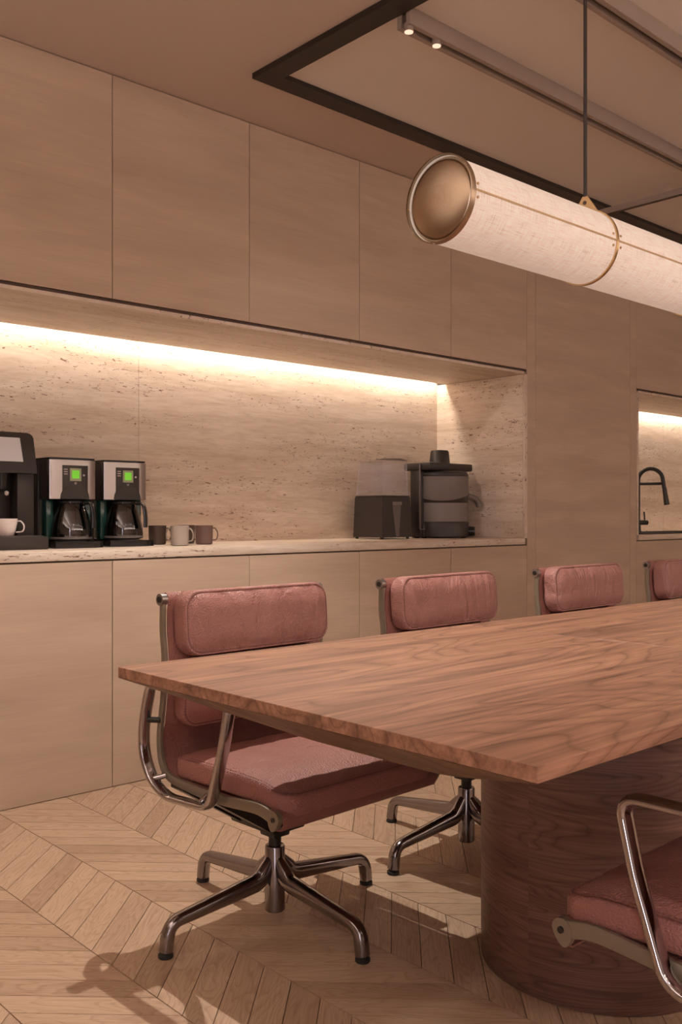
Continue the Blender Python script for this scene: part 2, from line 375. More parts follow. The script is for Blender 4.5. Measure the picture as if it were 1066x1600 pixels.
def rrect(hx, hy, r, k=6, m=1):
    """rounded rectangle outline, counter-clockwise, fixed point count"""
    r = max(min(r, hx-1e-4, hy-1e-4), 1e-4); out = []
    cs = [(hx-r, hy-r, 0), (-hx+r, hy-r, 90), (-hx+r, -hy+r, 180), (hx-r, -hy+r, 270)]
    for q, (cx, cy, a) in enumerate(cs):
        for j in range(k+1):
            t = R(a+90*j/k); out.append((cx+r*math.cos(t), cy+r*math.sin(t)))
        nx, ny, na = cs[(q+1) % 4]; e0 = out[-1]; t = R(na); e1 = (nx+r*math.cos(t), ny+r*math.sin(t))
        for j in range(1, m): out.append((e0[0]+(e1[0]-e0[0])*j/m, e0[1]+(e1[1]-e0[1])*j/m))
    return out

# ------------------------------------------------------------------ setting: shell
YW = 3.27        # cabinet front plane
YB = 3.937       # niche back
CZ = 2.74
XL, XR, YF = -1.25, 9.0, -3.0
floor = bx('floor', 'screed', XL, XR, YF, 4.05, -0.10, -0.010); tag(floor, kind='structure')
ceil_ = bx('ceiling', 'plaster', XL, XR, YF, 4.05, CZ, CZ+0.1); tag(ceil_, kind='structure')
wb = bx('wall_back', 'wall', XL, XR, 3.975, 4.05, -0.01, CZ); tag(wb, kind='structure')
wr = bx('wall_right', 'wall', XR, XR+0.1, YF, 4.05, -0.01, CZ); tag(wr, kind='structure')
wf = bx('wall_front', 'wall', XL, XR, YF-0.1, YF, -0.01, CZ); tag(wf, kind='structure')
WY0, WY1, WZ0, WZ1 = -1.90, -1.00, 0.10, 2.55
b = MB(); b.box(XL-0.1, XL, YF, WY0, -0.01, CZ); b.box(XL-0.1, XL, WY1, 4.05, -0.01, CZ)
b.box(XL-0.1, XL, WY0, WY1, -0.01, WZ0); b.box(XL-0.1, XL, WY0, WY1, WZ1, CZ)
wl = b.build('wall_left', 'wall', smooth=False); tag(wl, kind='structure')
b = MB()
for a0, a1, c0, c1 in ((WY0, WY1, WZ0, WZ0+0.04), (WY0, WY1, WZ1-0.04, WZ1), (WY0, WY0+0.04, WZ0+0.04, WZ1-0.04), (WY1-0.04, WY1, WZ0+0.04, WZ1-0.04)):
    b.box(XL-0.08, XL-0.03, a0, a1, c0, c1)
wn = b.build('window_1', 'winframe', smooth=False); tag(wn, kind='structure')
bx('pane', 'glass', XL-0.058, XL-0.052, WY0+0.04, WY1-0.04, WZ0+0.04, WZ1-0.04, wn)
for nm, x0_, x1_, y0_, y1_, z_ in (('added_trough', -0.65, 8.45, -2.99, -2.78, 1.86), ('added_trough', -1.245, -1.03, -0.85, 2.85, 1.95)):  # unseen troughs added to house the fill lights
    b = MB(); b.box(x0_, x1_, y0_, y1_, z_, z_+0.02); b.box(x0_, x1_, y1_-0.01, y1_, z_+0.02, z_+0.09) if x0_ > -1 else b.box(x1_-0.01, x1_, y0_, y1_, z_+0.02, z_+0.09)
    tag(b.build(nm, 'wall', smooth=False), 'pale wall-mounted uplight trough added for ambient fill '+('along the wall behind the camera' if x0_ > -1 else 'on the wall left of the camera')+', out of frame', 'light trough')

# chevron planks ------------------------------------------------------------
PW, SP = 0.2615, 0.0990      # column width, spacing along a seam
PX, PY = 1.352, 2.827        # a peak of the chevron
GAP = 0.0013
def clip(poly, ax, lim, keep_less=True):
    out = []
    for i in range(len(poly)):
        a, b2 = poly[i-1], poly[i]
        ia = (a[ax] <= lim) == keep_less; ib = (b2[ax] <= lim) == keep_less
        if ia != ib:
            t = (lim-a[ax])/(b2[ax]-a[ax]); out.append((a[0]+(b2[0]-a[0])*t, a[1]+(b2[1]-a[1])*t))
        if ib: out.append(b2)
    return out
planks = []
for ci in range(-10, 30):
    x0 = PX+ci*PW; x1 = x0+PW
    if x1 < XL or x0 > XR: continue
    up = (ci % 2) == 1                    # column rises towards the wall with x, or falls
    for pi in range(-62, 16):
        yp = PY+pi*SP
        ya, yb = (yp-0.2525, yp) if up else (yp, yp-0.2525)
        q = [(x0+GAP, ya+GAP), (x1-GAP, yb+GAP), (x1-GAP, yb+SP-GAP), (x0+GAP, ya+SP-GAP)]
        q = clip(q, 1, 3.30)
        if len(q) < 3: continue
        q = clip(q, 1, YF, False); q = clip(q, 0, XR); q = clip(q, 0, XL, False)
        if len(q) < 3: continue
        cx = sum(p[0] for p in q)/len(q); cy = sum(p[1] for p in q)/len(q)
        d = 0.6756*cx+0.7373*cy; lat = 0.7373*cx-0.6756*cy
        vis = False
        if d > 0.5:
            px = 533+1476*lat/d; py = 803+1476*1.05/d
            vis = -60 < px < 1126 and py < 1680
            if math.hypot(cx-1.968, cy-1.2415) < 0.24: vis = False
            tt = math.atan2(cy, cx); # hidden behind pedestal
            if px > 770 and d > 2.1: vis = False
        planks.append((0 if vis else 1, d, q, ya, yb, x0, up))
planks.sort(key=lambda p: (p[0], p[1]))
def plank_mesh(bm, uvl, tl, p):
    _, d, q, ya, yb, x0, up = p
    dirv = Vector((PW, yb-ya)).normalized(); nv = Vector((-dirv.y, dirv.x))
    tone = random.random(); ou, ov = random.uniform(0, 60), random.uniform(0, 60)
    top = [bm.verts.new((x, y, 0.0)) for x, y in q]; bot = [bm.verts.new((x, y, -0.0099)) for x, y in q]
    fs = [bm.faces.new(top)]
    for i in range(len(q)): fs.append(bm.faces.new((top[i-1], bot[i-1], bot[i], top[i])))
    for f in fs:
        for l in f.loops:
            v = Vector((l.vert.co.x, l.vert.co.y)); l[uvl].uv = (v.dot(dirv)+ou, v.dot(nv)+ov); l[tl] = (tone, tone, tone, 1)
def finish(bm, name):
    bmesh.ops.recalc_face_normals(bm, faces=bm.faces)
    me = bpy.data.meshes.new(name); bm.to_mesh(me); bm.free(); me.materials.append(M['oak'])
    o = bpy.data.objects.new(name, me); COL.objects.link(o); o.parent = floor; return o
NP = 300
for p in planks[:NP]:
    bm = bmesh.new(); uvl = bm.loops.layers.uv.new('grain'); tl = bm.loops.layers.float_color.new('tone')
    plank_mesh(bm, uvl, tl, p); finish(bm, 'plank')
bm = bmesh.new(); uvl = bm.loops.layers.uv.new('grain'); tl = bm.loops.layers.float_color.new('tone')
for p in planks[NP:]: plank_mesh(bm, uvl, tl, p)
tag(finish(bm, 'distant_planks'), kind='stuff')

# niche stone lining (children of the back wall) ------------------------------
NXL, NXR = 0.0, 4.419
for x0, x1 in ((NXL, 0.21), (0.2115, 2.310), (2.3115, NXR)):
    bx('stone_panel', 'trav', x0, x1, YB, 3.97, 0.9115, 1.915, wb)
for x0, x1 in ((NXL, 0.21), (0.2115, 2.310), (2.3115, NXR)):
    bx('soffit_panel', 'travs', x0, x1, YW+0.002, 3.868, 1.850, 1.864, wb)
bx('stone_panel', 'trav', NXR, NXR+0.02, YW+0.012, YB+0.03, 0.9115, 1.849, wb)
bx('stone_panel', 'trav', NXL-0.02, NXL-0.0005, YW+0.012, YB+0.03, 0.9115, 1.849, wb)
bx('trim_1', 'travs', NXR+0.0005, NXR+0.024, YW-0.002, YW+0.011, 0.9115, 1.849).__setitem__('kind', 'structure')
def led(x0, x1, nm):
    o = empty(nm[0], ((x0+x1)/2, 3.893, 1.915))
    b = MB(); b.box(-(x1-x0)/2, (x1-x0)/2, -0.010, 0.010, -0.004, 0.0); b.build('diffuser', 'led', o, False)
    b = MB(); b.box(-(x1-x0)/2, (x1-x0)/2, -0.016, 0.016, 0.0005, 0.006); b.build('channel', 'core', o, False)
    tag(o, nm[1], 'strip light')
led(NXL+0.02, NXR-0.02, ('led_strip', 'warm strip light glowing along the back of the long coffee niche'))
# second niche
N2L, N2R = 5.66, 8.3
for x0, x1 in ((N2L, 7.2), (7.2015, N2R)):
    bx('stone_panel', 'trav', x0, x1, YB, 3.97, 0.9115, 1.915, wb)
    bx('soffit_panel', 'travs', x0, x1, YW+0.002, 3.868, 1.850, 1.864, wb)
bx('stone_panel', 'trav', N2L-0.02, N2L-0.0005, YW+0.012, YB+0.03, 0.9115, 1.849, wb)
bx('stone_panel', 'trav', N2R+0.0005, N2R+0.02, YW+0.012, YB+0.03, 0.9115, 1.849, wb)
bx('trim_2', 'travs', N2L-0.024, N2L-0.0005, YW-0.002, YW+0.011, 0.9115, 1.849).__setitem__('kind', 'structure')
led(N2L+0.02, N2R-0.02, ('led_strip', 'warm strip light glowing over the small sink niche at right'))
# shadow gap profiles
tr = 3
for x0, x1 in ((NXL, NXR+0.02), (N2L-0.02, N2R+0.02)):
    for z0, z1 in ((1.8645, 1.8745), (0.8715, 0.8762)):
        bx('trim_%d' % tr, 'gap', x0, x1, YW+0.004, YW+0.02, z0, z1).__setitem__('kind', 'structure'); tr += 1

# cabinets --------------------------------------------------------------------
G = 0.0015
def cabinet(kind, x0, x1, z0, z1, label, cat, group, handle=False):
    o = empty(kind, ((x0+x1)/2, YW, z0)); h = (x1-x0)/2; H = z1-z0
    b = MB(); b.box(-h+0.0008, h-0.0008, 0.021, 0.58, 0.0, H-0.0005); b.build('body', 'core', o, False)
    b = MB(); b.box(-h+G, h-G, 0.0, 0.0205, 0.0015, H-G, 0.0006, 1); b.build('door', 'veneer', o, False)
    tag(o, label, cat, group); return o
seams = [-0.163, 0.493, 1.149, 1.805, 2.461, 3.116, 3.781, 4.4432]
over = ['above the left end of the niche, out of frame', 'above the niche left of the machines, mostly out of frame',
        'above the espresso machine at the left edge', 'above the two coffee makers',
        'above the middle of the coffee niche', 'above the blender',
        'above the right end of the coffee niche']
under = ['under the left end of the worktop, out of frame', 'under the worktop left of the machines, mostly out of frame',
         'under the espresso machine at the left edge', 'under the two coffee makers, behind the nearest chair',
         'behind the gap between first and second chair', 'under the blender, behind the second chair',
         'under the right end of the coffee worktop']
for i in range(7):
    cabinet('upper_cabinet', seams[i], seams[i+1], 1.876, CZ-0.002, 'handleless pale oak wall cabinet '+over[i], 'cabinet', 'upper oak cabinets')
    cabinet('lower_cabinet', seams[i], seams[i+1], 0.001, 0.871, 'handleless pale oak base cabinet '+under[i], 'cabinet', 'lower oak cabinets')
# end post right of the niche: full height narrow panel, only the strip past the niche shows
def post(x0, x1, label):
    o = empty('end_panel', ((x0+x1)/2, YW, 0.001)); h = (x1-x0)/2
    b = MB(); b.box(-h+0.0002, h-G, 0, 0.02, 0.0, CZ-0.004); b.build('face', 'veneer', o, False)
    b = MB(); b.box(-h+0.026, h-0.001, 0.021, 0.58, 0.0, CZ-0.004); b.build('body', 'core', o, False)
    tag(o, label, 'panel'); return o
post(4.4434, 4.524, 'narrow pale oak end panel just right of the coffee niche')
for z0, z1 in ((0.001, 0.871), (1.876, CZ-0.003)):
    pass
for (x0, x1, lab) in ((4.524, 5.557, 'tall plain pale oak cupboard between the coffee niche and the sink niche'),):
    cabinet('tall_cabinet', x0, x1, 0.001, CZ-0.002, lab, 'cabinet', None)
post(5.5572, 5.6358, 'narrow pale oak end panel just left of the sink niche')
s2 = [5.636, 6.32, 6.98, 7.64, 8.30]
for i in range(4):
    t = ['nearest its left end, above the black tap', 'second from its left end, out of frame', 'third from its left end, out of frame', 'at its right end, out of frame'][i]
    cabinet('upper_cabinet', s2[i], s2[i+1], 1.876, CZ-0.002, 'pale oak wall cabinet over the sink niche '+t, 'cabinet', 'cabinets over the sink')
    cabinet('lower_cabinet', s2[i], s2[i+1], 0.001, 0.871, 'pale oak base cabinet under the sink niche '+t.replace('above', 'below'), 'cabinet', 'cabinets under the sink')
cabinet('tall_cabinet', 8.32, 8.99, 0.001, CZ-0.002, 'tall pale oak cupboard in the far right corner, out of frame', 'cabinet', None)
cabinet('tall_cabinet', -1.24, -0.19, 0.001, CZ-0.002, 'tall pale oak cupboard left of the coffee niche, out of frame', 'cabinet', None)
for (x0, x1, lab) in ((NXL-0.01, NXR, 'long travertine worktop carrying the coffee machines and mugs'), (N2L, N2R, 'travertine worktop with the black sink and tap')):
    o = bx('worktop', 'travw', x0, x1, YW-0.004, YB-0.001, 0.8765, 0.911, None, 0.0015); tag(o, lab, 'worktop')

# ceiling frame, tracks, spotlights --------------------------------------------
fz0 = CZ-0.022
FX0, FX1, FY0, FY1 = 2.196, 8.2, -1.2, 2.900; fw = 0.086
fr = empty('ceiling_frame', ((FX0+FX1)/2, (FY0+FY1)/2, CZ)); fr_c = fr.location
def fpart(name, m, x0, x1, y0, y1, z0, z1, par):
    c = par.location; b = MB(); b.box(x0-c.x, x1-c.x, y0-c.y, y1-c.y, z0-c.z, z1-c.z); return b.build(name, m, par, False)
fpart('frame_side', 'black', FX0, FX1, FY1-fw, FY1, fz0, CZ-0.0005, fr); fpart('frame_side', 'black', FX0, FX1, FY0, FY0+fw, fz0, CZ-0.0005, fr)
fpart('frame_side', 'black', FX0, FX0+fw, FY0+fw+0.0005, FY1-fw-0.0005, fz0, CZ-0.0005, fr); fpart('frame_side', 'black', FX1-fw, FX1, FY0+fw+0.0005, FY1-fw-0.0005, fz0, CZ-0.0005, fr)
fpart('inner_panel', 'fabric_panel', FX0+fw+0.0005, FX1-fw-0.0005, FY0+fw+0.0005, FY1-fw-0.0005, CZ-0.004, CZ-0.0005, fr)
tag(fr, 'large black rectangular frame fixed on the ceiling above the table', 'ceiling frame')
def track(y, lab, x0=FX0+fw+0.004, x1=FX1-fw-0.004):
    o = empty('light_track', (x0, y, CZ-0.0045))
    L = x1-x0; h = 0.058
    b = MB(); b.box(0, L, -0.030, -0.012, -h, 0); b.box(0, L, 0.012, 0.030, -h, 0); b.build('channel_wall', 'track', o, False)
    b = MB(); b.box(0.006, L, -0.0118, 0.0118, -h+0.018, -0.0); b.build('channel_floor', 'groove', o, False)
    tag(o, lab, 'light track'); return o
track(2.185, 'slim taupe light track under the ceiling, nearer the cabinets, with two spotlights')
track(1.675, 'slim taupe light track under the ceiling, top right corner of the picture')
o = empty('cross_beam', (4.447, 0.9, CZ-0.0625))
b = MB(); b.box(-0.012, 0.012, -2.0, 2.0, -0.030, 0.0); b.build('beam', 'track', o, False)
b = MB(); b.box(-0.009, 0.009, -2.0, 2.0, -0.034, -0.0305); b.build('beam_slot', 'groove', o, False)
tag(o, 'grey cross beam running over the black frame towards the cabinets', 'beam')
for x, lab in ((2.292, 'small lit round spotlight in the ceiling track, nearest the frame corner'), (2.431, 'small lit round spotlight in the ceiling track, second from the frame corner')):
    o = empty('spotlight', (x+0.012, 2.178, CZ-0.078))
    MB().lathe([(0.0165, 0.002), (0.0165, 0.028), (0.009, 0.030), (0.009, 0.034)], n=24).build('housing', 'track', o)
    MB().lathe([(0.0145, -0.0005), (0.0145, 0.0015)], n=24).build('lens', 'lens', o)
    tag(o, lab, 'spotlight', 'track spotlights')
dl = ['above the nearest chair', 'above the left foreground', 'above the camera side, left', 'above the camera side, middle', 'above the camera side, right']
for (x, y, e, a, r), t in zip(DOWN, dl):
    o = empty('downlight', (x, y, CZ-0.0005))
    MB().lathe([(0.030, 0.0), (0.045, 0.0), (0.045, -0.010), (0.030, -0.010)], n=28, caps=(False, False)).build('bezel', 'black', o)
    MB().lathe([(0.0295, -0.001), (0.0295, -0.004)], n=28).build('lens', 'lens', o)
    tag(o, 'small round black ceiling downlight '+t+', out of frame', 'downlight', 'ceiling downlights')

o = empty('downlight', (0.20, 2.40, CZ-0.0005))  # fixture for the lamp added to light the niche side wall
MB().lathe([(0.030, 0.0), (0.045, 0.0), (0.045, -0.010), (0.030, -0.010)], n=28, caps=(False, False)).build('bezel', 'black', o)
tag(o, 'small round black ceiling downlight added near the cabinets on the left to brighten the niche side wall, out of frame', 'downlight', 'ceiling downlights')
# pendant lamp ------------------------------------------------------------------
LR, LY, LZ, LX, SL = 0.0810, 1.200, 1.650, 1.355, 0.493
pl = empty('pendant_lamp', (LX, LY, LZ))
def uvcyl(name, x0, x1, r, m, parent, n=64):
    bm = bmesh.new(); uvl = bm.loops.layers.uv.new('grain'); rows = []
    for x in (x0, x1): rows.append([bm.verts.new((x, r*math.cos(2*math.pi*i/n-math.pi/2), r*math.sin(2*math.pi*i/n-math.pi/2))) for i in range(n)])
    ou = random.random()*5
    for i in range(n):
        j = (i+1) % n; f = bm.faces.new((rows[0][i], rows[0][j], rows[1][j], rows[1][i]))
        for l, (u, v) in zip(f.loops, ((x0, i), (x0, i+1), (x1, i+1), (x1, i))): l[uvl].uv = (u+ou, v*2*math.pi*r/n)
        f.smooth = True
    me = bpy.data.meshes.new(name); bm.to_mesh(me); bm.free(); me.materials.append(M[m])
    o = bpy.data.objects.new(name, me); COL.objects.link(o); o.parent = parent; return o
NS = 5
for i in range(NS):
    x0 = i*SL+0.002; x1 = (i+1)*SL-0.002
    sh = uvcyl('shade', x0, x1, LR, 'linen', pl)
    # brass seam strips front and back, with rivets
    for sgn in (-1, 1):
        b = MB(); b.box(x0, x1, sgn*(LR+0.0012)-0.0012, sgn*(LR+0.0012)+0.0012, -0.0016, 0.0016); b.build('seam_strip', 'brass', sh, False)
    for xx in (x0+0.013, x1-0.013):
        for zz in (0.0125, -0.0125):
            y = -math.sqrt(LR**2-zz**2)
            MB().cyl((xx, y+0.001, zz), (xx, y-0.0022, zz), 0.0032, 0.0026, 12).build('rivet', 'brass', sh)
for k in (0, NS):
    s = -1 if k == 0 else 1; x = k*SL
    prof = [(LR+0.0008, 0.006), (LR+0.0028, 0.005), (LR+0.0028, -0.007), (LR+0.0008, -0.009), (LR-0.0022, -0.009), (LR-0.0030, -0.0050)]+[((LR-0.004)*math.cos(R(a)), -0.0050+0.016*math.sin(R(a))) for a in range(6, 90, 7)]
    MB().lathe([(r, x-s*h*-1) if s < 0 else (r, x-h) for r, h in prof], n=72, axis='x', caps=(False, True)).build('end_cap', 'brassd', pl, ang=25)
for i in range(1, NS):
    x = i*SL
    rg = MB().lathe([(LR-0.001, x-0.004), (LR+0.0032, x-0.004), (LR+0.0032, x+0.004), (LR-0.001, x+0.004)], n=72, axis='x', caps=(False, False)).build('ring', 'brass', pl)
    b = MB(); pts = [(-0.036, LR*0.90), (0.036, LR*0.90), (0.006, LR+0.036), (-0.006, LR+0.036)]
    b.loft([[Vector((x-0.002, y, z)) for y, z in pts], [Vector((x+0.002, y, z)) for y, z in pts]]); b.build('hanger_tab', 'brass', rg, False)
    MB().cyl((x-0.0035, 0, LR+0.021), (x+0.0035, 0, LR+0.021), 0.0045, n=12).build('bolt', 'groove', rg)
    MB().cyl((x, 0, LR+0.035), (x, 0, CZ-LZ-0.002), 0.0042, n=12).build('rod', 'cord', pl)
    MB().lathe([(0.026, CZ-LZ-0.008), (0.026, CZ-LZ-0.001)], (x, 0, 0), 24).build('ceiling_cup', 'cord', pl)
tag(pl, 'long horizontal cylinder pendant in glowing linen with brass ends above the table', 'pendant lamp')

# conference table ----------------------------------------------------------------
TX0, TX1, TY0, TY1, TZ = 0.960, 4.62, 0.691, 1.717, 0.740
tb = empty('conference_table', ((TX0+TX1)/2, (TY0+TY1)/2, 0))
tc_ = tb.location
secs_x = [TX0, 2.05, 3.33, TX1]
for a, c in zip(secs_x, secs_x[1:]):
    b = MB(); b.box(-(c-a)/2+0.0002, (c-a)/2-0.0002, -(TY1-TY0)/2, (TY1-TY0)/2, -0.0215, 0, 0.0008, 1)
    b.build('tabletop_section', 'walnut', tb, False, loc=((a+c)/2-tc_.x, 0, TZ))
hx, hy = (TX1-TX0)/2, (TY1-TY0)/2
b = MB(); rings = []
for t, r in ((0, 0.002), (0.5, 0.09), (1, 0.17)):
    rings.append([Vector((x, y, 0.7183-0.094*t)) for x, y in rrect(hx-0.2*t, hy-0.2*t, r, 10)])
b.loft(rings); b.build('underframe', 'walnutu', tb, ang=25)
for px in (1.968, 3.66):
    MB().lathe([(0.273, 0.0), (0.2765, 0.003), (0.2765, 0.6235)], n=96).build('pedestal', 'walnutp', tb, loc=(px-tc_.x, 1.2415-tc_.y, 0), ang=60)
tag(tb, 'long walnut conference table with drum pedestals and undercut edge', 'table')

# ------------------------------------------------------------------ office chair
PROF = [(-0.119, 0.831), (-0.120, 0.760), (-0.112, 0.688), (-0.117, 0.595), (-0.133, 0.480), (-0.108, 0.408), (-0.020, 0.391), (0.118, 0.388), (0.246, 0.397), (0.305, 0.388)]
def catmull(pts, k=6):
    P = [Vector(p) for p in pts]; P = [P[0]*2-P[1]]+P+[P[-1]*2-P[-2]]; out = []
    for i in range(1, len(P)-2):
        for j in range(k):
            t = j/k; a, b2, c, d = P[i-1:i+3]
            out.append(0.5*((2*b2)+(c-a)*t+(2*a-5*b2+4*c-d)*t*t+(3*b2-a-3*c+d)*t**3))
    out.append(P[-2]); return out
def cushion(name, w, l, t, fn, m, parent, rz, crown=0.008, rad=0.035, th='thread'):
    """w lateral width, l length along the profile, t thickness; fn(u, v, h) -> local point"""
    steps = [(0.010, 0.0), (0.002, 0.003), (0.0, 0.010), (0.0, t-0.012), (0.0015, t-0.004), (0.005, t-0.0005), (0.0075, t-0.0018), (0.010, t+0.0002)]
    lim = min(w, l)/2-0.012
    for q in range(1, 10):
        f = q/9; steps.append((0.010+(lim-0.010)*f, t+0.0002+crown*math.sin(min(f*1.25, 1)*math.pi/2)**0.7))
    b = MB(); rings = []
    for ins, h in steps:
        ring = rrect(w/2-ins, l/2-ins, max(rad-ins*0.5, 0.018), 7, 12)
        rr = []
        for u, v in ring:
            wob = 0.0009*math.sin(u*61+v*37)+0.0007*math.sin(u*131-v*83) if h > t else 0
            rr.append(fn(u, v, h+wob))
        rings.append(rr)
    b.loft(rings); o = b.build(name, m, parent, ang=80); o.rotation_euler.z = rz
    # stitching: two rows of tiny threads over the top seam, and the dark seam cord
    ring = rrect(w/2-0.0065, l/2-0.0065, rad-0.006, 7, 12); P = [fn(u, v, t+0.0004) for u, v in ring]
    b = MB(); L = len(P)
    b.sweep([fn(u, v, t-0.0012) for u, v in rrect(w/2-0.0074, l/2-0.0074, rad-0.004, 7, 12)], (P[0]-P[1]).cross(P[2]-P[1]) if False else (0.3, 0.5, 0.8), (0.0011, 0.0011), n=5, closed=True)
    s1 = b.build('seam', 'pinch', o)
    b = MB()
    for off in (0.0035, 0.0125):
        rg = rrect(w/2-off, l/2-off, max(rad-off, 0.005), 7, 12); hh = t-0.0012 if off < 0.006 else t+0.0022
        Q = [fn(u, v, hh) for u, v in rg]
        acc = 0
        for i in range(len(Q)):
            a, c = Q[i], Q[(i+1) % len(Q)]; ln = (c-a).length; nst = max(1, int(ln/0.008))
            for j in range(nst):
                p0 = a+(c-a)*((j+0.2)/nst); p1 = a+(c-a)*((j+0.75)/nst)
                b.cyl(p0, p1, 0.0009, n=4)
    s2_ = b.build('stitching', th, o, False)
    return o
HWR = 0.265
def make_chair():
    ch = empty('office_chair')
    # --- base (fixed)
    MB().lathe([(0.024, 0.020), (0.0262, 0.023), (0.0262, 0.186), (0.0245, 0.189), (0.018, 0.190)], n=36).build('base_hub', 'chrome2', ch)
    MB().cyl((0, 0, 0.17), (0, 0, 0.30), 0.0165, n=24).build('gas_post', 'mech', ch)
    for k in range(4):
        a = math.pi/2*k; d = Vector((math.cos(a), math.sin(a), 0)); sd = Vector((-d.y, d.x, 0))
        pts = fillet([d*0.012+Vector((0, 0, 0.158)), d*0.052+Vector((0, 0, 0.106)), d*0.320+Vector((0, 0, 0.077)), d*0.330+Vector((0, 0, 0.014))], [0, 0.022, 0.034, 0], 7)
        secs = []
        for p in pts:
            r = (p-Vector((0, 0, p.z))).length; t = min(max((r-0.03)/0.27, 0), 1)
            wd = 0.017*(1-t)+0.0150*t; ht = 0.0215*(1-t)+0.0135*t
            if p.z < 0.055: ht = 0.0145; wd = 0.0155
            if r < 0.03: wd, ht = 0.011, 0.012
            secs.append((wd*1.1, ht*1.12))
        lg = MB().sweep(pts, sd, secs, n=18, power=2.5).build('leg', 'chrome2', ch, ang=50)
        f = d*0.330
        MB().lathe([(0.0165, 0.0), (0.018, 0.002), (0.018, 0.008), (0.0145, 0.0105), (0.012, 0.0138)], (f.x, f.y, 0), 24).build('foot_glide', 'rubber', lg)
    # --- seat assembly; local y is forward
    prof = catmull(PROF, 6)
    for s in (-1, 1):
        path = [Vector((s*HWR, p.x, p.y)) for p in prof]
        n = len(path); secs = []
        for i in range(n):
            t = i/(n-1); secs.append((0.0060, 0.0085+0.010*max(0, (t-0.40))))
        rl = MB().sweep(path, (1, 0, 0), secs, n=12, power=4.5).build('side_rail', 'rail', ch)
        MB().cyl((s*(HWR-0.008), -0.122, 0.836), (s*(HWR+0.009), -0.122, 0.836), 0.0150, n=28).build('rail_cap', 'cap', rl)
        MB().cyl((s*(HWR+0.008), -0.122, 0.836), (s*(HWR+0.0115), -0.122, 0.836), 0.0085, 0.0075, n=20).build('cap_screw', 'mech', rl)
        # drop-shaped front end with bolt
        tear = []
        for j in range(20):
            a = 2*math.pi*j/20; rr_ = 0.0185; dn = max(0, -math.sin(a))
            tear.append((0.311-0.004*dn+rr_*(1-0.10*dn)*math.cos(a), 0.386+rr_*math.sin(a)*(1+0.45*dn)))
        b = MB(); b.loft([[Vector((s*(HWR-0.0065), y, z)) for y, z in tear], [Vector((s*(HWR+0.0065), y, z)) for y, z in tear]]); b.build('rail_end', 'rail', rl)
        MB().cyl((s*(HWR+0.006), 0.312, 0.386), (s*(HWR+0.0095), 0.312, 0.386), 0.0055, n=14).build('rail_bolt', 'mech', rl)
        # armrest loop, flat oval tube
        XA = s*(HWR+0.028)
        loop = [(0.192, 0.632), (0.166, 0.520), (0.116, 0.372), (-0.060, 0.362), (-0.125, 0.392), (-0.163, 0.455), (-0.160, 0.530), (-0.128, 0.632)]
        cr = [0.035, 0.02, 0.034, 0.03, 0.03, 0.035, 0.04, 0.030]
        path = fillet([Vector((XA, y, z)) for y, z in loop], cr, 7, closed=True)
        ar = MB().sweep(path, (1, 0, 0), (0.0160, 0.0085), n=16, closed=True, power=2.6).build('armrest', 'chrome', ch, ang=60)
        for (y, z, y2, z2) in ((-0.118, 0.395, -0.100, 0.402), (-0.158, 0.535, -0.124, 0.535), (0.075, 0.377, 0.075, 0.390)):
            MB().cyl((XA, y, z), (s*(HWR+0.004), y2, z2), 0.0075, n=16).build('arm_mount', 'chrome' if z < 0.5 else 'mech', ar)
    # spreader bars
    for (y, z, r) in ((-0.122, 0.836, 0.0085), (0.309, 0.380, 0.0085)):
        MB().cyl((-HWR+0.008, y, z), (HWR-0.008, y, z), r, n=16).build('spreader', 'rail', ch)
    # sling sheet: follows the rails, wraps the front bar
    sp = [Vector((0, p.x, p.y+0.002)) for p in prof]
    sp = [Vector((0, -0.136, 0.830)), Vector((0, -0.133, 0.846)), Vector((0, -0.120, 0.852)), Vector((0, -0.110, 0.846)), Vector((0, -0.107, 0.830))]+[p+Vector((0, 0.008, 0)) if p.z > 0.5 else p+Vector((0, 0, 0.004)) for p in sp[2:-2]]
    sp += [Vector((0, 0.312, 0.402)), Vector((0, 0.327, 0.392)), Vector((0, 0.330, 0.375)), Vector((0, 0.322, 0.362)), Vector((0, 0.300, 0.358))]
    b = MB(); hw = HWR-0.0075; top = []; bot = []
    rings = []
    for i, p in enumerate(sp):
        t = (sp[min(i+1, len(sp)-1)]-sp[max(i-1, 0)]).normalized(); nm = Vector((1, 0, 0)).cross(t); nm.normalize()
        sag = 0.0
        rings.append([p+Vector((x, 0, 0))+nm*h for x, h in ((-hw, 0.0018), (-hw, -0.0018), (-hw*0.5, -0.0018), (0, -0.0018), (hw*0.5, -0.0018), (hw, -0.0018), (hw, 0.0018), (hw*0.5, 0.0018), (0, 0.0018), (-hw*0.5, 0.0018))])
    b.loft(rings); b.build('sling', 'sling', ch, ang=50)
    # back cushions
    def backfn(y0, z0, lean):
        c, s_ = math.cos(lean), math.sin(lean)
        return lambda u, v, h: Vector((u, y0+h*c+v*s_*-1, z0+v*c+h*s_*1))
    cushion('upper_cushion', 0.486, 0.164, 0.054, backfn(-0.107, 0.774, R(4)), 'leather', ch, 0, 0.017, 0.046)
    cushion('lower_cushion', 0.478, 0.170, 0.044, backfn(-0.112, 0.602, R(-4)), 'leathers', ch, 0, 0.010, 0.045)
    def seatfn(u, v, h):
        y = 0.116+v*1.0; t = (y+0.10)/0.43
        z = 0.397+h+0.006*math.sin(math.pi*min(max(t, 0), 1))-0.012*max(0, (y-0.25))/0.07
        return Vector((u, y, z))
    cushion('seat_cushion', 0.516, 0.434, 0.050, seatfn, 'leathers', ch, 0, 0.012, 0.050, 'threadd')
    # mechanism
    b = MB(); b.box(-0.055, 0.055, -0.120, 0.060, 0.236, 0.318, 0.008); b.box(-0.028, 0.028, -0.03, 0.03, 0.215, 0.245, 0.006)
    me_ = b.build('tilt_mechanism', 'mech', ch)
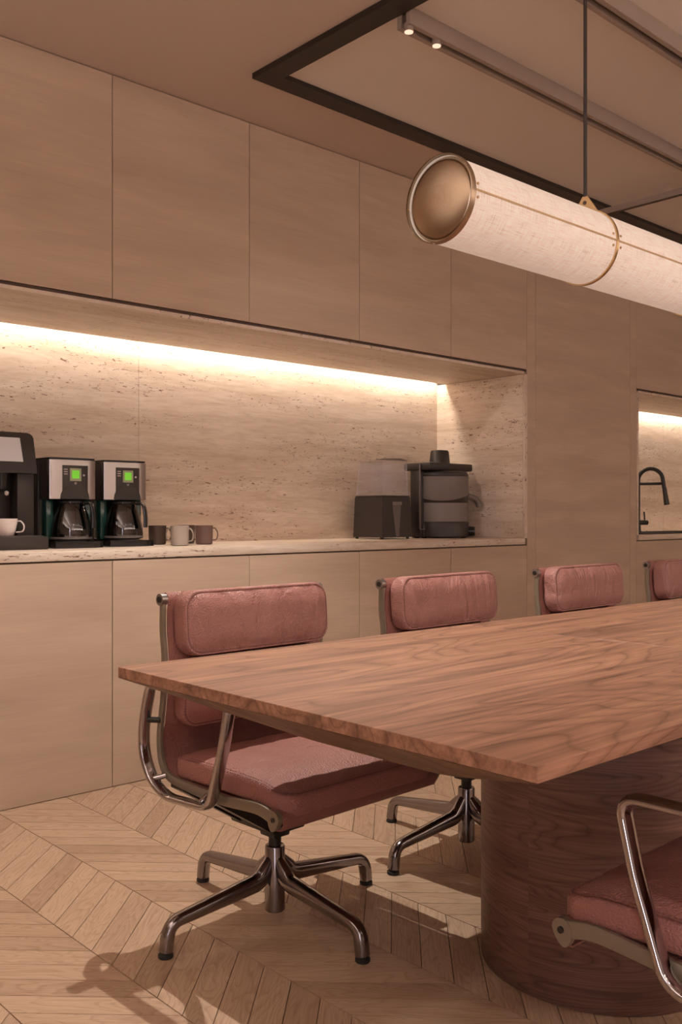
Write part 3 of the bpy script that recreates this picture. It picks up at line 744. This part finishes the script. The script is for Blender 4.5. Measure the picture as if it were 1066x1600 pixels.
    for s in (-1, 1):   # folded arms up to the rails
        b = MB()
        for (ya, yb2) in ((-0.105, -0.075), (0.010, 0.045)):
            b.loft([[Vector((s*0.050, ya, 0.242)), Vector((s*0.050, yb2, 0.242)), Vector((s*0.050, yb2, 0.316)), Vector((s*0.050, ya, 0.316))],
                    [Vector((s*0.258, ya+0.01, 0.372)), Vector((s*0.258, yb2+0.03, 0.372)), Vector((s*0.258, yb2+0.03, 0.388)), Vector((s*0.258, ya+0.01, 0.388))]])
        b.build('bracket_arm', 'mech', me_, False)
    MB().cyl((-0.04, -0.09, 0.262), (-0.140, -0.130, 0.232), 0.014, 0.0165, n=20).build('tension_knob', 'mech', me_)
    MB().cyl((-0.045, 0.02, 0.300), (-0.215, 0.03, 0.335), 0.004, n=10).build('height_lever', 'mech', me_)
    return ch
def copy_tree(o, parent=None):
    c = o.copy(); COL.objects.link(c); c.parent = parent
    for k in list(o.children): copy_tree(k, c)
    return c
SEATPARTS = ('side_rail', 'armrest', 'spreader', 'sling', 'upper_cushion', 'lower_cushion', 'seat_cushion', 'tilt_mechanism')
chair0 = make_chair()
def place(ch, x, y, rz, sw, lab, brot=0.0):
    ch.location = (x, y, 0); ch.rotation_euler = (0, 0, rz)
    for k in ch.children:
        if k.name.split('.')[0] in SEATPARTS: k.rotation_euler.z = R(sw)
        elif k.name.startswith('leg') or k.name.startswith('base'): k.rotation_euler.z = R(brot)
    tag(ch, lab, 'chair', 'rose leather office chairs')
specs = [(1.535, 1.930, math.pi, 2.0, 'rose leather swivel chair nearest on the cabinet side, at the table corner'),
         (2.305, 1.930, math.pi, 2.5, 'rose leather swivel chair, second from the left on the cabinet side of the table'),
         (3.105, 1.935, math.pi, 2.0, 'rose leather swivel chair, third from the left on the cabinet side of the table'),
         (3.870, 1.930, math.pi, 2.0, 'rose leather swivel chair on the cabinet side, cut by the right picture edge'),
         (1.550, 0.563, 0.0, 0.0, 'rose leather swivel chair at bottom right, on the near side of the table')]
spare = [copy_tree(chair0) for _ in range(4)]
for ch, (x, y, rz, sw, lab) in zip([chair0]+spare, specs): place(ch, x, y, rz, sw, lab)

# ------------------------------------------------------------------ worktop things
WZ = 0.9112
# espresso machine
em = empty('espresso_machine', (1.455, 3.66, WZ))
def eb(name, m, x0, x1, y0, y1, z0, z1, bev=0.0, par=None):
    b = MB(); b.box(x0, x1, y0, y1, z0, z1, bev); return b.build(name, m, par or em, bool(bev))
eb('housing', 'appl', -0.195, 0.195, 0.03, 0.22, 0.0, 0.440, 0.006)
eb('side_column', 'appl', 0.125, 0.195, -0.040, 0.029, 0.052, 0.300, 0.004)
eb('side_column', 'appl', -0.195, -0.125, -0.040, 0.029, 0.052, 0.300, 0.004)
# head with rounded upper corners, leaning face
b = MB(); pr = [(-0.198, 0.300), (0.198, 0.300), (0.198, 0.400)]+[(0.198-0.028+0.028*math.cos(R(a)), 0.440+0.022*math.sin(R(a))) for a in (0, 30, 60, 90)]+[(-0.170, 0.462), (-0.19, 0.455), (-0.198, 0.44)]
def face_y(z): return -0.062+(z-0.300)*0.16
b.loft([[Vector((x*(1-0.22*(z-0.3)) if z > 0.3 else x, face_y(z), z)) for x, z in pr], [Vector((x*(1-0.22*(z-0.3)) if z > 0.3 else x, 0.20, z)) for x, z in pr]])
b.build('head', 'appl', em, ang=40)
b = MB(); q = [(-0.160, 0.345), (0.142, 0.345), (0.134, 0.440), (-0.150, 0.440)]
b.loft([[Vector((x, face_y(z)-0.0025, z)) for x, z in q], [Vector((x, face_y(z)+0.004, z)) for x, z in q]]); b.build('screen', 'screen', em, False)
tr_ = eb('drip_tray', 'appl', -0.205, 0.205, -0.150, 0.028, 0.0, 0.051, 0.004)
eb('tray_grille', 'grey', -0.19, 0.19, -0.140, -0.010, 0.0512, 0.0530, 0.0, tr_)
nz = MB().cyl((0.06, -0.045, 0.300), (0.06, -0.045, 0.235), 0.022, 0.018, 20).build('brew_spout', 'appl2', em)
MB().lathe([(0.0005, -0.012), (0.006, -0.010), (0.0085, -0.003), (0.008, 0.004), (0.0005, 0.008)], (0.075, -0.055, 0.222), 20).build('steam_tip', 'mark', nz)
eb('nozzle_bar', 'appl2', -0.10, 0.072, -0.030, 0.029, 0.226, 0.240, 0.003)
tag(em, 'black bean-to-cup espresso machine with a pale screen at the left edge', 'coffee machine')

def cup(name, loc, r, h, m, rz, lab, group=None, taper=0.75, hs=1.0):
    o = empty(name, loc, rz); t = 0.0035
    MB().lathe([(r*taper*0.8, 0.0), (r*taper, 0.003), (r*(taper+(1-taper)*0.55), h*0.35), (r*0.985, h*0.75), (r, h), (r-t, h+0.0005), (r-t-0.001, h*0.75), (r*(taper+(1-taper)*0.5)-t, h*0.35), (r*taper-t, 0.008), (0.001, 0.007)], n=40).build('bowl' if taper < 0.9 else 'body', m, o, ang=50)
    pts = [(r*0.90, h*0.82), (r*1.30*hs, h*0.86), (r*1.62*hs, h*0.60), (r*1.50*hs, h*0.28), (r*0.90, h*0.22)]
    pp = catmull([(x, 0, z) for x, z in pts], 6)
    MB().sweep(pp, (0, 1, 0), (0.0050, 0.0028), n=10).build('handle', m, o)
    tag(o, lab, 'cup' if name == 'coffee_cup' else 'mug', group); return o
cup('coffee_cup', (1.512, 3.565, WZ+0.0532), 0.042, 0.067, 'porcelain', R(-42), 'white porcelain cup standing on the espresso machine tray', None, 0.66)

# two drip coffee makers
def coffee_maker():
    o = empty('coffee_maker'); W = 0.101
    def sbox(nm, m, x0, x1, y0, y1, z0, z1, bev=0.004, par=None):
        b = MB(); b.box(x0, x1, y0, y1, z0, z1, bev); return b.build(nm, m, par or o, bool(bev))
    def hull(front, back, z0, z1, nm, m, x=W, bow=0.016, par=None):
        pts = [(-x, back), (-x, front+0.012)]
        for j in range(9):
            t = -1+2*j/8; pts.append((t*(x-0.004), front+bow*t*t*t*t*0.6))
        pts += [(x, front+0.012), (x, back)]
        b = MB(); b.loft([[Vector((px, py, z0)) for px, py in pts], [Vector((px, py, z1)) for px, py in pts]]); return b.build(nm, m, par or o, ang=28)
    hull(0.105, 0.235, 0.0, 0.360, 'body', 'appl', 0.099)
    hull(0.001, 0.104, 0.199, 0.362, 'brew_head', 'appl', 0.099)
    sh = hull(-0.006, 0.030, 0.200, 0.360, 'steel_front', 'steel', 0.1015)
    hull(-0.004, 0.236, 0.3625, 0.369, 'lid', 'appl2', 0.1)
    base = hull(-0.068, 0.104, 0.0, 0.026, 'base', 'appl2', 0.104, 0.03)
    MB().lathe([(0.066, 0.0265), (0.066, 0.030)], (0, 0.025, 0), 32).build('warming_plate', 'grey', base)
    for s in (-1, 1): sbox('water_tank', 'tank', min(s*0.068, s*0.0985), max(s*0.068, s*0.0985), 0.040, 0.104, 0.030, 0.1985, 0.003)
    pn = sbox('control_panel', 'appl', -0.050, 0.061, -0.0095, -0.0040, 0.202, 0.338, 0.0015)
    sbox('display_bezel', 'dispframe', -0.020, 0.030, -0.0112, -0.0096, 0.274, 0.326, 0, pn)
    sbox('display', 'green', -0.011, 0.021, -0.0122, -0.0113, 0.284, 0.317, 0, pn)
    for k in range(3): sbox('button', 'mark', -0.046, -0.030, -0.0112, -0.0096, 0.300+k*0.0095, 0.3035+k*0.0095, 0, pn)
    MB().cyl((0.042, -0.0096, 0.298), (0.042, -0.0118, 0.298), 0.0042, n=14).build('button', 'mark', pn)
    b = MB(); gx, gz = 0.001, 0.256    # small letter printed under the display
    b.box(gx, gx+0.0022, -0.0112, -0.0096, gz, gz+0.0125)
    for q in ((gx+0.0022, gx+0.0075, gz+0.0105, gz+0.0125), (gx+0.0022, gx+0.0075, gz+0.0050, gz+0.0070), (gx+0.0063, gx+0.0083, gz+0.0066, gz+0.0109)): b.box(q[0], q[1], -0.0112, -0.0096, q[2], q[3])
    b.build('printed_letter', 'mark', pn, False)
    # domed filter basket
    pts = [(-0.058, 0.200), (0.066, 0.200)]+[(0.004+0.062*math.cos(R(a)), 0.200+0.060*math.sin(R(a))**0.9) for a in range(12, 180, 12)]
    b = MB(); b.loft([[Vector((x, -0.012, z)) for x, z in pts], [Vector((x*1.02, -0.004, z+0.001)) for x, z in pts]]); b.build('filter_basket', 'appl', o, ang=50)
    # carafe
    cz = 0.0305; prof = [(0.070, cz), (0.081, cz+0.004), (0.084, cz+0.020), (0.081, cz+0.055), (0.070, cz+0.105), (0.055, cz+0.145), (0.052, cz+0.152)]
    ca = MB().lathe(prof, (0, 0.022, 0), 48, caps=(True, False)).build('carafe', 'dglass', o, ang=60)
    MB().lathe([(0.055, cz+0.150), (0.057, cz+0.152), (0.057, cz+0.160), (0.030, cz+0.165)], (0, 0.022, 0), 36).build('carafe_lid', 'appl2', ca)
    MB().lathe([(0.0825, cz+0.004), (0.0855, cz+0.006), (0.0855, cz+0.012), (0.0835, cz+0.014)], (0, 0.022, 0), 48, caps=(False, False)).build('carafe_band', 'grey', ca)
    MB().lathe([(0.040, cz+0.004), (0.040, cz+0.120), (0.020, cz+0.140)], (0.0, 0.022, 0), 32).build('inner_flask', 'steel', ca)
    hp = catmull([(0.036, -0.030, cz+0.152), (0.046, -0.066, cz+0.148), (0.052, -0.076, cz+0.10), (0.052, -0.076, cz+0.050)], 6)
    MB().sweep(hp, (0.8, 0.6, 0), (0.016, 0.006), n=12, power=3).build('carafe_handle', 'appl2', ca)
    return o
cm = coffee_maker()
cm.location = (1.811, 3.605, WZ); tag(cm, 'steel-fronted black drip coffee maker with green display, beside the espresso machine', 'coffee maker', 'drip coffee makers')
cm2 = copy_tree(cm); cm2.location = (2.070, 3.635, WZ); cm2['label'] = 'steel-fronted black drip coffee maker with green display, nearer the mugs'

for ch in cm2.children:
    for g in ch.children:
        if g.name.startswith('printed_letter'):
            b = MB()
            for sg in (-1, 1):
                q = [(0.005+sg*0.0055, 0.2685), (0.005+sg*0.0030, 0.2685), (0.005-sg*0.0006, 0.2560), (0.005+sg*0.0016, 0.2560)]
                b.loft([[Vector((x, -0.0112, z)) for x, z in q], [Vector((x, -0.0096, z)) for x, z in q]])
            t_ = b.build('letter_shape', 'mark', None, False); g.data = t_.data; bpy.data.objects.remove(t_)
mugs = [((2.292, 3.740, WZ), 'mugd', 0, 'dark brown mug beside the right-hand coffee maker'),
        ((2.269, 3.520, WZ), 'mugl', R(-10), 'pale speckled mug at the front of the mug group'),
        ((2.347, 3.640, WZ), 'mugl', R(176), 'pale speckled mug hidden behind the front pale mug, handle to the left'),
        ((2.460, 3.760, WZ), 'mugd', R(0), 'dark mug half hidden behind the front pale mug'),
        ((2.465, 3.620, WZ), 'mugr', R(0), 'reddish brown mug on the right of the mug group')]
for loc, m, rz, lab in mugs: cup('mug', loc, 0.041, 0.086, m, rz-R(42), lab, 'mugs on the worktop', 0.93, 0.93)

# blender with clear hopper: square base
gb = empty('bean_dispenser', (3.745, 3.745, WZ))
def fr_box(b, z0, z1, x0, x1, x2, x3, y0, y1, y2, y3):
    b.loft([[Vector((x0, y0, z0)), Vector((x1, y0, z0)), Vector((x1, y1, z0)), Vector((x0, y1, z0))], [Vector((x2, y2, z1)), Vector((x3, y2, z1)), Vector((x3, y3, z1)), Vector((x2, y3, z1))]])
b = MB(); fr_box(b, 0.010, 0.232, -0.118, 0.118, -0.110, 0.110, -0.118, 0.112, -0.110, 0.106); b.build('base', 'appl', gb, False)
for sx in (-1, 1):
    for sy in (-1, 1): MB().cyl((sx*0.102, sy*0.098, 0), (sx*0.102, sy*0.098, 0.0098), 0.009, n=14).build('foot', 'rubber', gb)
b = MB(); b.loft([[Vector((x, y, z)) for x, y, z in ((-0.036, -0.1125, 0.205), (0.036, -0.1125, 0.205), (0.012, -0.1195, 0.014), (-0.012, -0.1195, 0.014))],
                  [Vector((x, y+0.006, z)) for x, y, z in ((-0.036, -0.1125, 0.205), (0.036, -0.1125, 0.205), (0.012, -0.1195, 0.014), (-0.012, -0.1195, 0.014))]])
fp = b.build('front_inlay', 'grey', gb, False)
b = MB(); b.box(-0.036, 0.036, -0.1185, -0.112, 0.188, 0.206, 0.001); b.build('badge', 'greyl', fp)
MB().cyl((0, -0.112, 0.150), (0, -0.119, 0.150), 0.0045, n=12).build('button', 'greyl', fp)
b = MB(); b.box(-0.108, 0.108, -0.108, 0.104, 0.2325, 0.240, 0.002); b.build('rim', 'appl', gb)
t = 0.004; b = MB()
fr_box(b, 0.2405, 0.428, -0.104, -0.100, -0.092, -0.088, -0.104, 0.100, -0.096, 0.092)
fr_box(b, 0.2405, 0.428, 0.100, 0.104, 0.096, 0.100, -0.104, 0.100, -0.096, 0.092)
fr_box(b, 0.2405, 0.428, -0.0995, 0.0995, -0.0875, 0.0955, -0.104, -0.100, -0.096, -0.092)
fr_box(b, 0.2405, 0.428, -0.0995, 0.0995, -0.0875, 0.0955, 0.096, 0.100, 0.088, 0.092)
hp_ = b.build('hopper', 'plast', gb, False)
b = MB(); b.box(-0.094, 0.102, -0.098, 0.094, 0.4285, 0.434, 0.0015); b.build('hopper_lid', 'plast', gb)
b = MB(); b.loft([[Vector((-0.095, -0.04, 0.436)), Vector((-0.09, -0.105, 0.4345)), Vector((-0.09, -0.105, 0.442)), Vector((-0.095, -0.04, 0.438))], [Vector((0.0, -0.09, 0.436)), Vector((0.03, -0.112, 0.4345)), Vector((0.03, -0.112, 0.446)), Vector((0.0, -0.09, 0.444))], [Vector((0.09, -0.07, 0.436)), Vector((0.095, -0.100, 0.4345)), Vector((0.095, -0.100, 0.438)), Vector((0.09, -0.07, 0.437))]])
b.build('lid_handle', 'greyl', gb, False)
tag(gb, 'square black blender base with a clear square hopper, left of the juicer', 'blender')

# juicer
jc = empty('juicer', (4.165, 3.69, WZ)); jc.scale = (1.2, 1.2, 1.1)
def jl(nm, m, prof, n=48, cen=(0, 0, 0), ang=40): return MB().lathe(prof, cen, n).build(nm, m, jc, ang=ang)
b = MB(); b.box(-0.158, -0.070, -0.02, 0.050, 0.004, 0.372, 0.008); b.build('tower', 'appl', jc)
b = MB(); b.box(-0.150, 0.10, -0.03, 0.060, 0.004, 0.080, 0.01); b.build('base', 'appl', jc)
jl('foot_ring', 'appl', [(0.135, 0.004), (0.142, 0.008), (0.142, 0.078), (0.138, 0.086)])
jl('motor_band', 'greyl', [(0.138, 0.0862), (0.138, 0.184)])
jl('collar', 'appl', [(0.134, 0.1842), (0.136, 0.188), (0.136, 0.232)])
# collecting bowl with a curved lower edge
b = MB(); n = 64; rg0, rg1, rg2, rg3 = [], [], [], []
for i in range(n):
    a = 2*math.pi*i/n; c, s_ = math.cos(a), math.sin(a); dip = 0.038*max(0, math.cos(a-R(-135)))**1.5
    rg0.append(Vector((0.1395*c, 0.1395*s_, 0.232-dip))); rg1.append(Vector((0.1425*c, 0.1425*s_, 0.238-dip))); rg2.append(Vector((0.1400*c, 0.1400*s_, 0.300))); rg3.append(Vector((0.1430*c, 0.1430*s_, 0.322)))
b.loft([rg0, rg1, rg2, rg3]); b.build('bowl', 'greyl', jc, ang=50)
jl('lid', 'appl', [(0.138, 0.3222), (0.140, 0.330), (0.134, 0.345), (0.110, 0.352)])
b = MB(); b.box(-0.165, 0.150, -0.085, 0.085, 0.3525, 0.392, 0.008); b.build('top_plate', 'appl', jc)
jl('pusher', 'appl', [(0.052, 0.3925), (0.050, 0.400), (0.045, 0.455), (0.040, 0.463), (0.012, 0.466)])
b = MB(); sp_ = catmull([(0.115, -0.075, 0.222), (0.150, -0.090, 0.210), (0.172, -0.098, 0.188), (0.180, -0.101, 0.165)], 6)
b.sweep(sp_, (0.5, 0.85, 0), [(0.022-0.004*i/(len(sp_)-1), 0.017-0.002*i/(len(sp_)-1)) for i in range(len(sp_))], n=14); b.build('spout', 'greyl', jc)
b = MB(); b.box(-0.172, -0.1655, -0.030, -0.022, 0.050, 0.378, 0.001); b.box(-0.172, -0.130, -0.031, -0.023, 0.3785, 0.384, 0.001); b.box(-0.172, -0.130, -0.031, -0.023, 0.044, 0.0495, 0.001); b.build('locking_arm', 'grey', jc)
kn = MB().cyl((0.085, -0.100, 0.034), (0.108, -0.132, 0.034), 0.028, 0.024, 20).build('dial', 'appl2', jc)
for sx, sy in ((-0.12, 0.04), (0.08, 0.06), (-0.12, -0.01), (0.06, -0.10)): MB().cyl((sx, sy, 0), (sx, sy, 0.0039), 0.012, n=12).build('foot', 'rubber', jc)
tag(jc, 'black and grey electric juicer with round bowl, spout and top pusher', 'juicer')

# sink and tap
sk = empty('sink', (6.35, 3.50, 0.9112))
b = MB(); x0, x1, y0, y1 = -0.56, 0.45, -0.165, 0.135; r_ = 0.022
b.box(x0, x1, y0, y0+r_, 0, 0.010); b.box(x0, x1, y1-r_, y1, 0, 0.010); b.box(x0, x0+r_, y0+r_, y1-r_, 0, 0.010); b.box(x1-r_, x1, y0+r_, y1-r_, 0, 0.010); b.build('rim', 'sinkm', sk, False)
b = MB(); b.box(x0+r_, x1-r_, y0+r_, y1-r_, 0.0, 0.002); b.build('basin', 'sinkm', sk, False)
tag(sk, 'black inset sink in the small right-hand niche', 'sink')
tp = empty('kitchen_tap', (6.375, 3.685, 0.9112), 0)
MB().lathe([(0.026, 0), (0.026, 0.010), (0.020, 0.014), (0.018, 0.06), (0.0165, 0.062)], n=24).build('tap_base', 'tap', tp)
dv = Vector((0.35, -0.94, 0)).normalized(); rr2 = 0.088
path = [Vector((0, 0, 0.06)), Vector((0, 0, 0.20)), Vector((0, 0, 0.385))]
for a in range(15, 181, 15): path.append(dv*(rr2-rr2*math.cos(R(a)))+Vector((0, 0, 0.385+rr2*math.sin(R(a)))))
path += [dv*(2*rr2+0.008)+Vector((0, 0, 0.330))]
MB().sweep(path, dv.cross(Vector((0, 0, 1))), (0.0145, 0.0145), n=14).build('neck', 'tap', tp)
MB().cyl(dv*(2*rr2+0.009)+Vector((0, 0, 0.335)), dv*(2*rr2+0.028)+Vector((0, 0, 0.205)), 0.015, 0.020, 20).build('spray_head', 'tap', tp)
MB().cyl(Vector((0, 0, 0.362)), dv*(2*rr2+0.006)+Vector((0, 0, 0.362)), 0.011, n=14).build('holder_arm', 'tap', tp)
hd = MB().cyl((0, 0, 0.075), (0.072, -0.030, 0.075), 0.019, n=20).build('lever_body', 'tap', tp)
MB().cyl((0.055, -0.022, 0.085), (0.050, -0.020, 0.155), 0.0055, n=10).build('lever', 'tap', hd)
tag(tp, 'matt black arched kitchen tap with pull-out spray over the sink', 'tap')
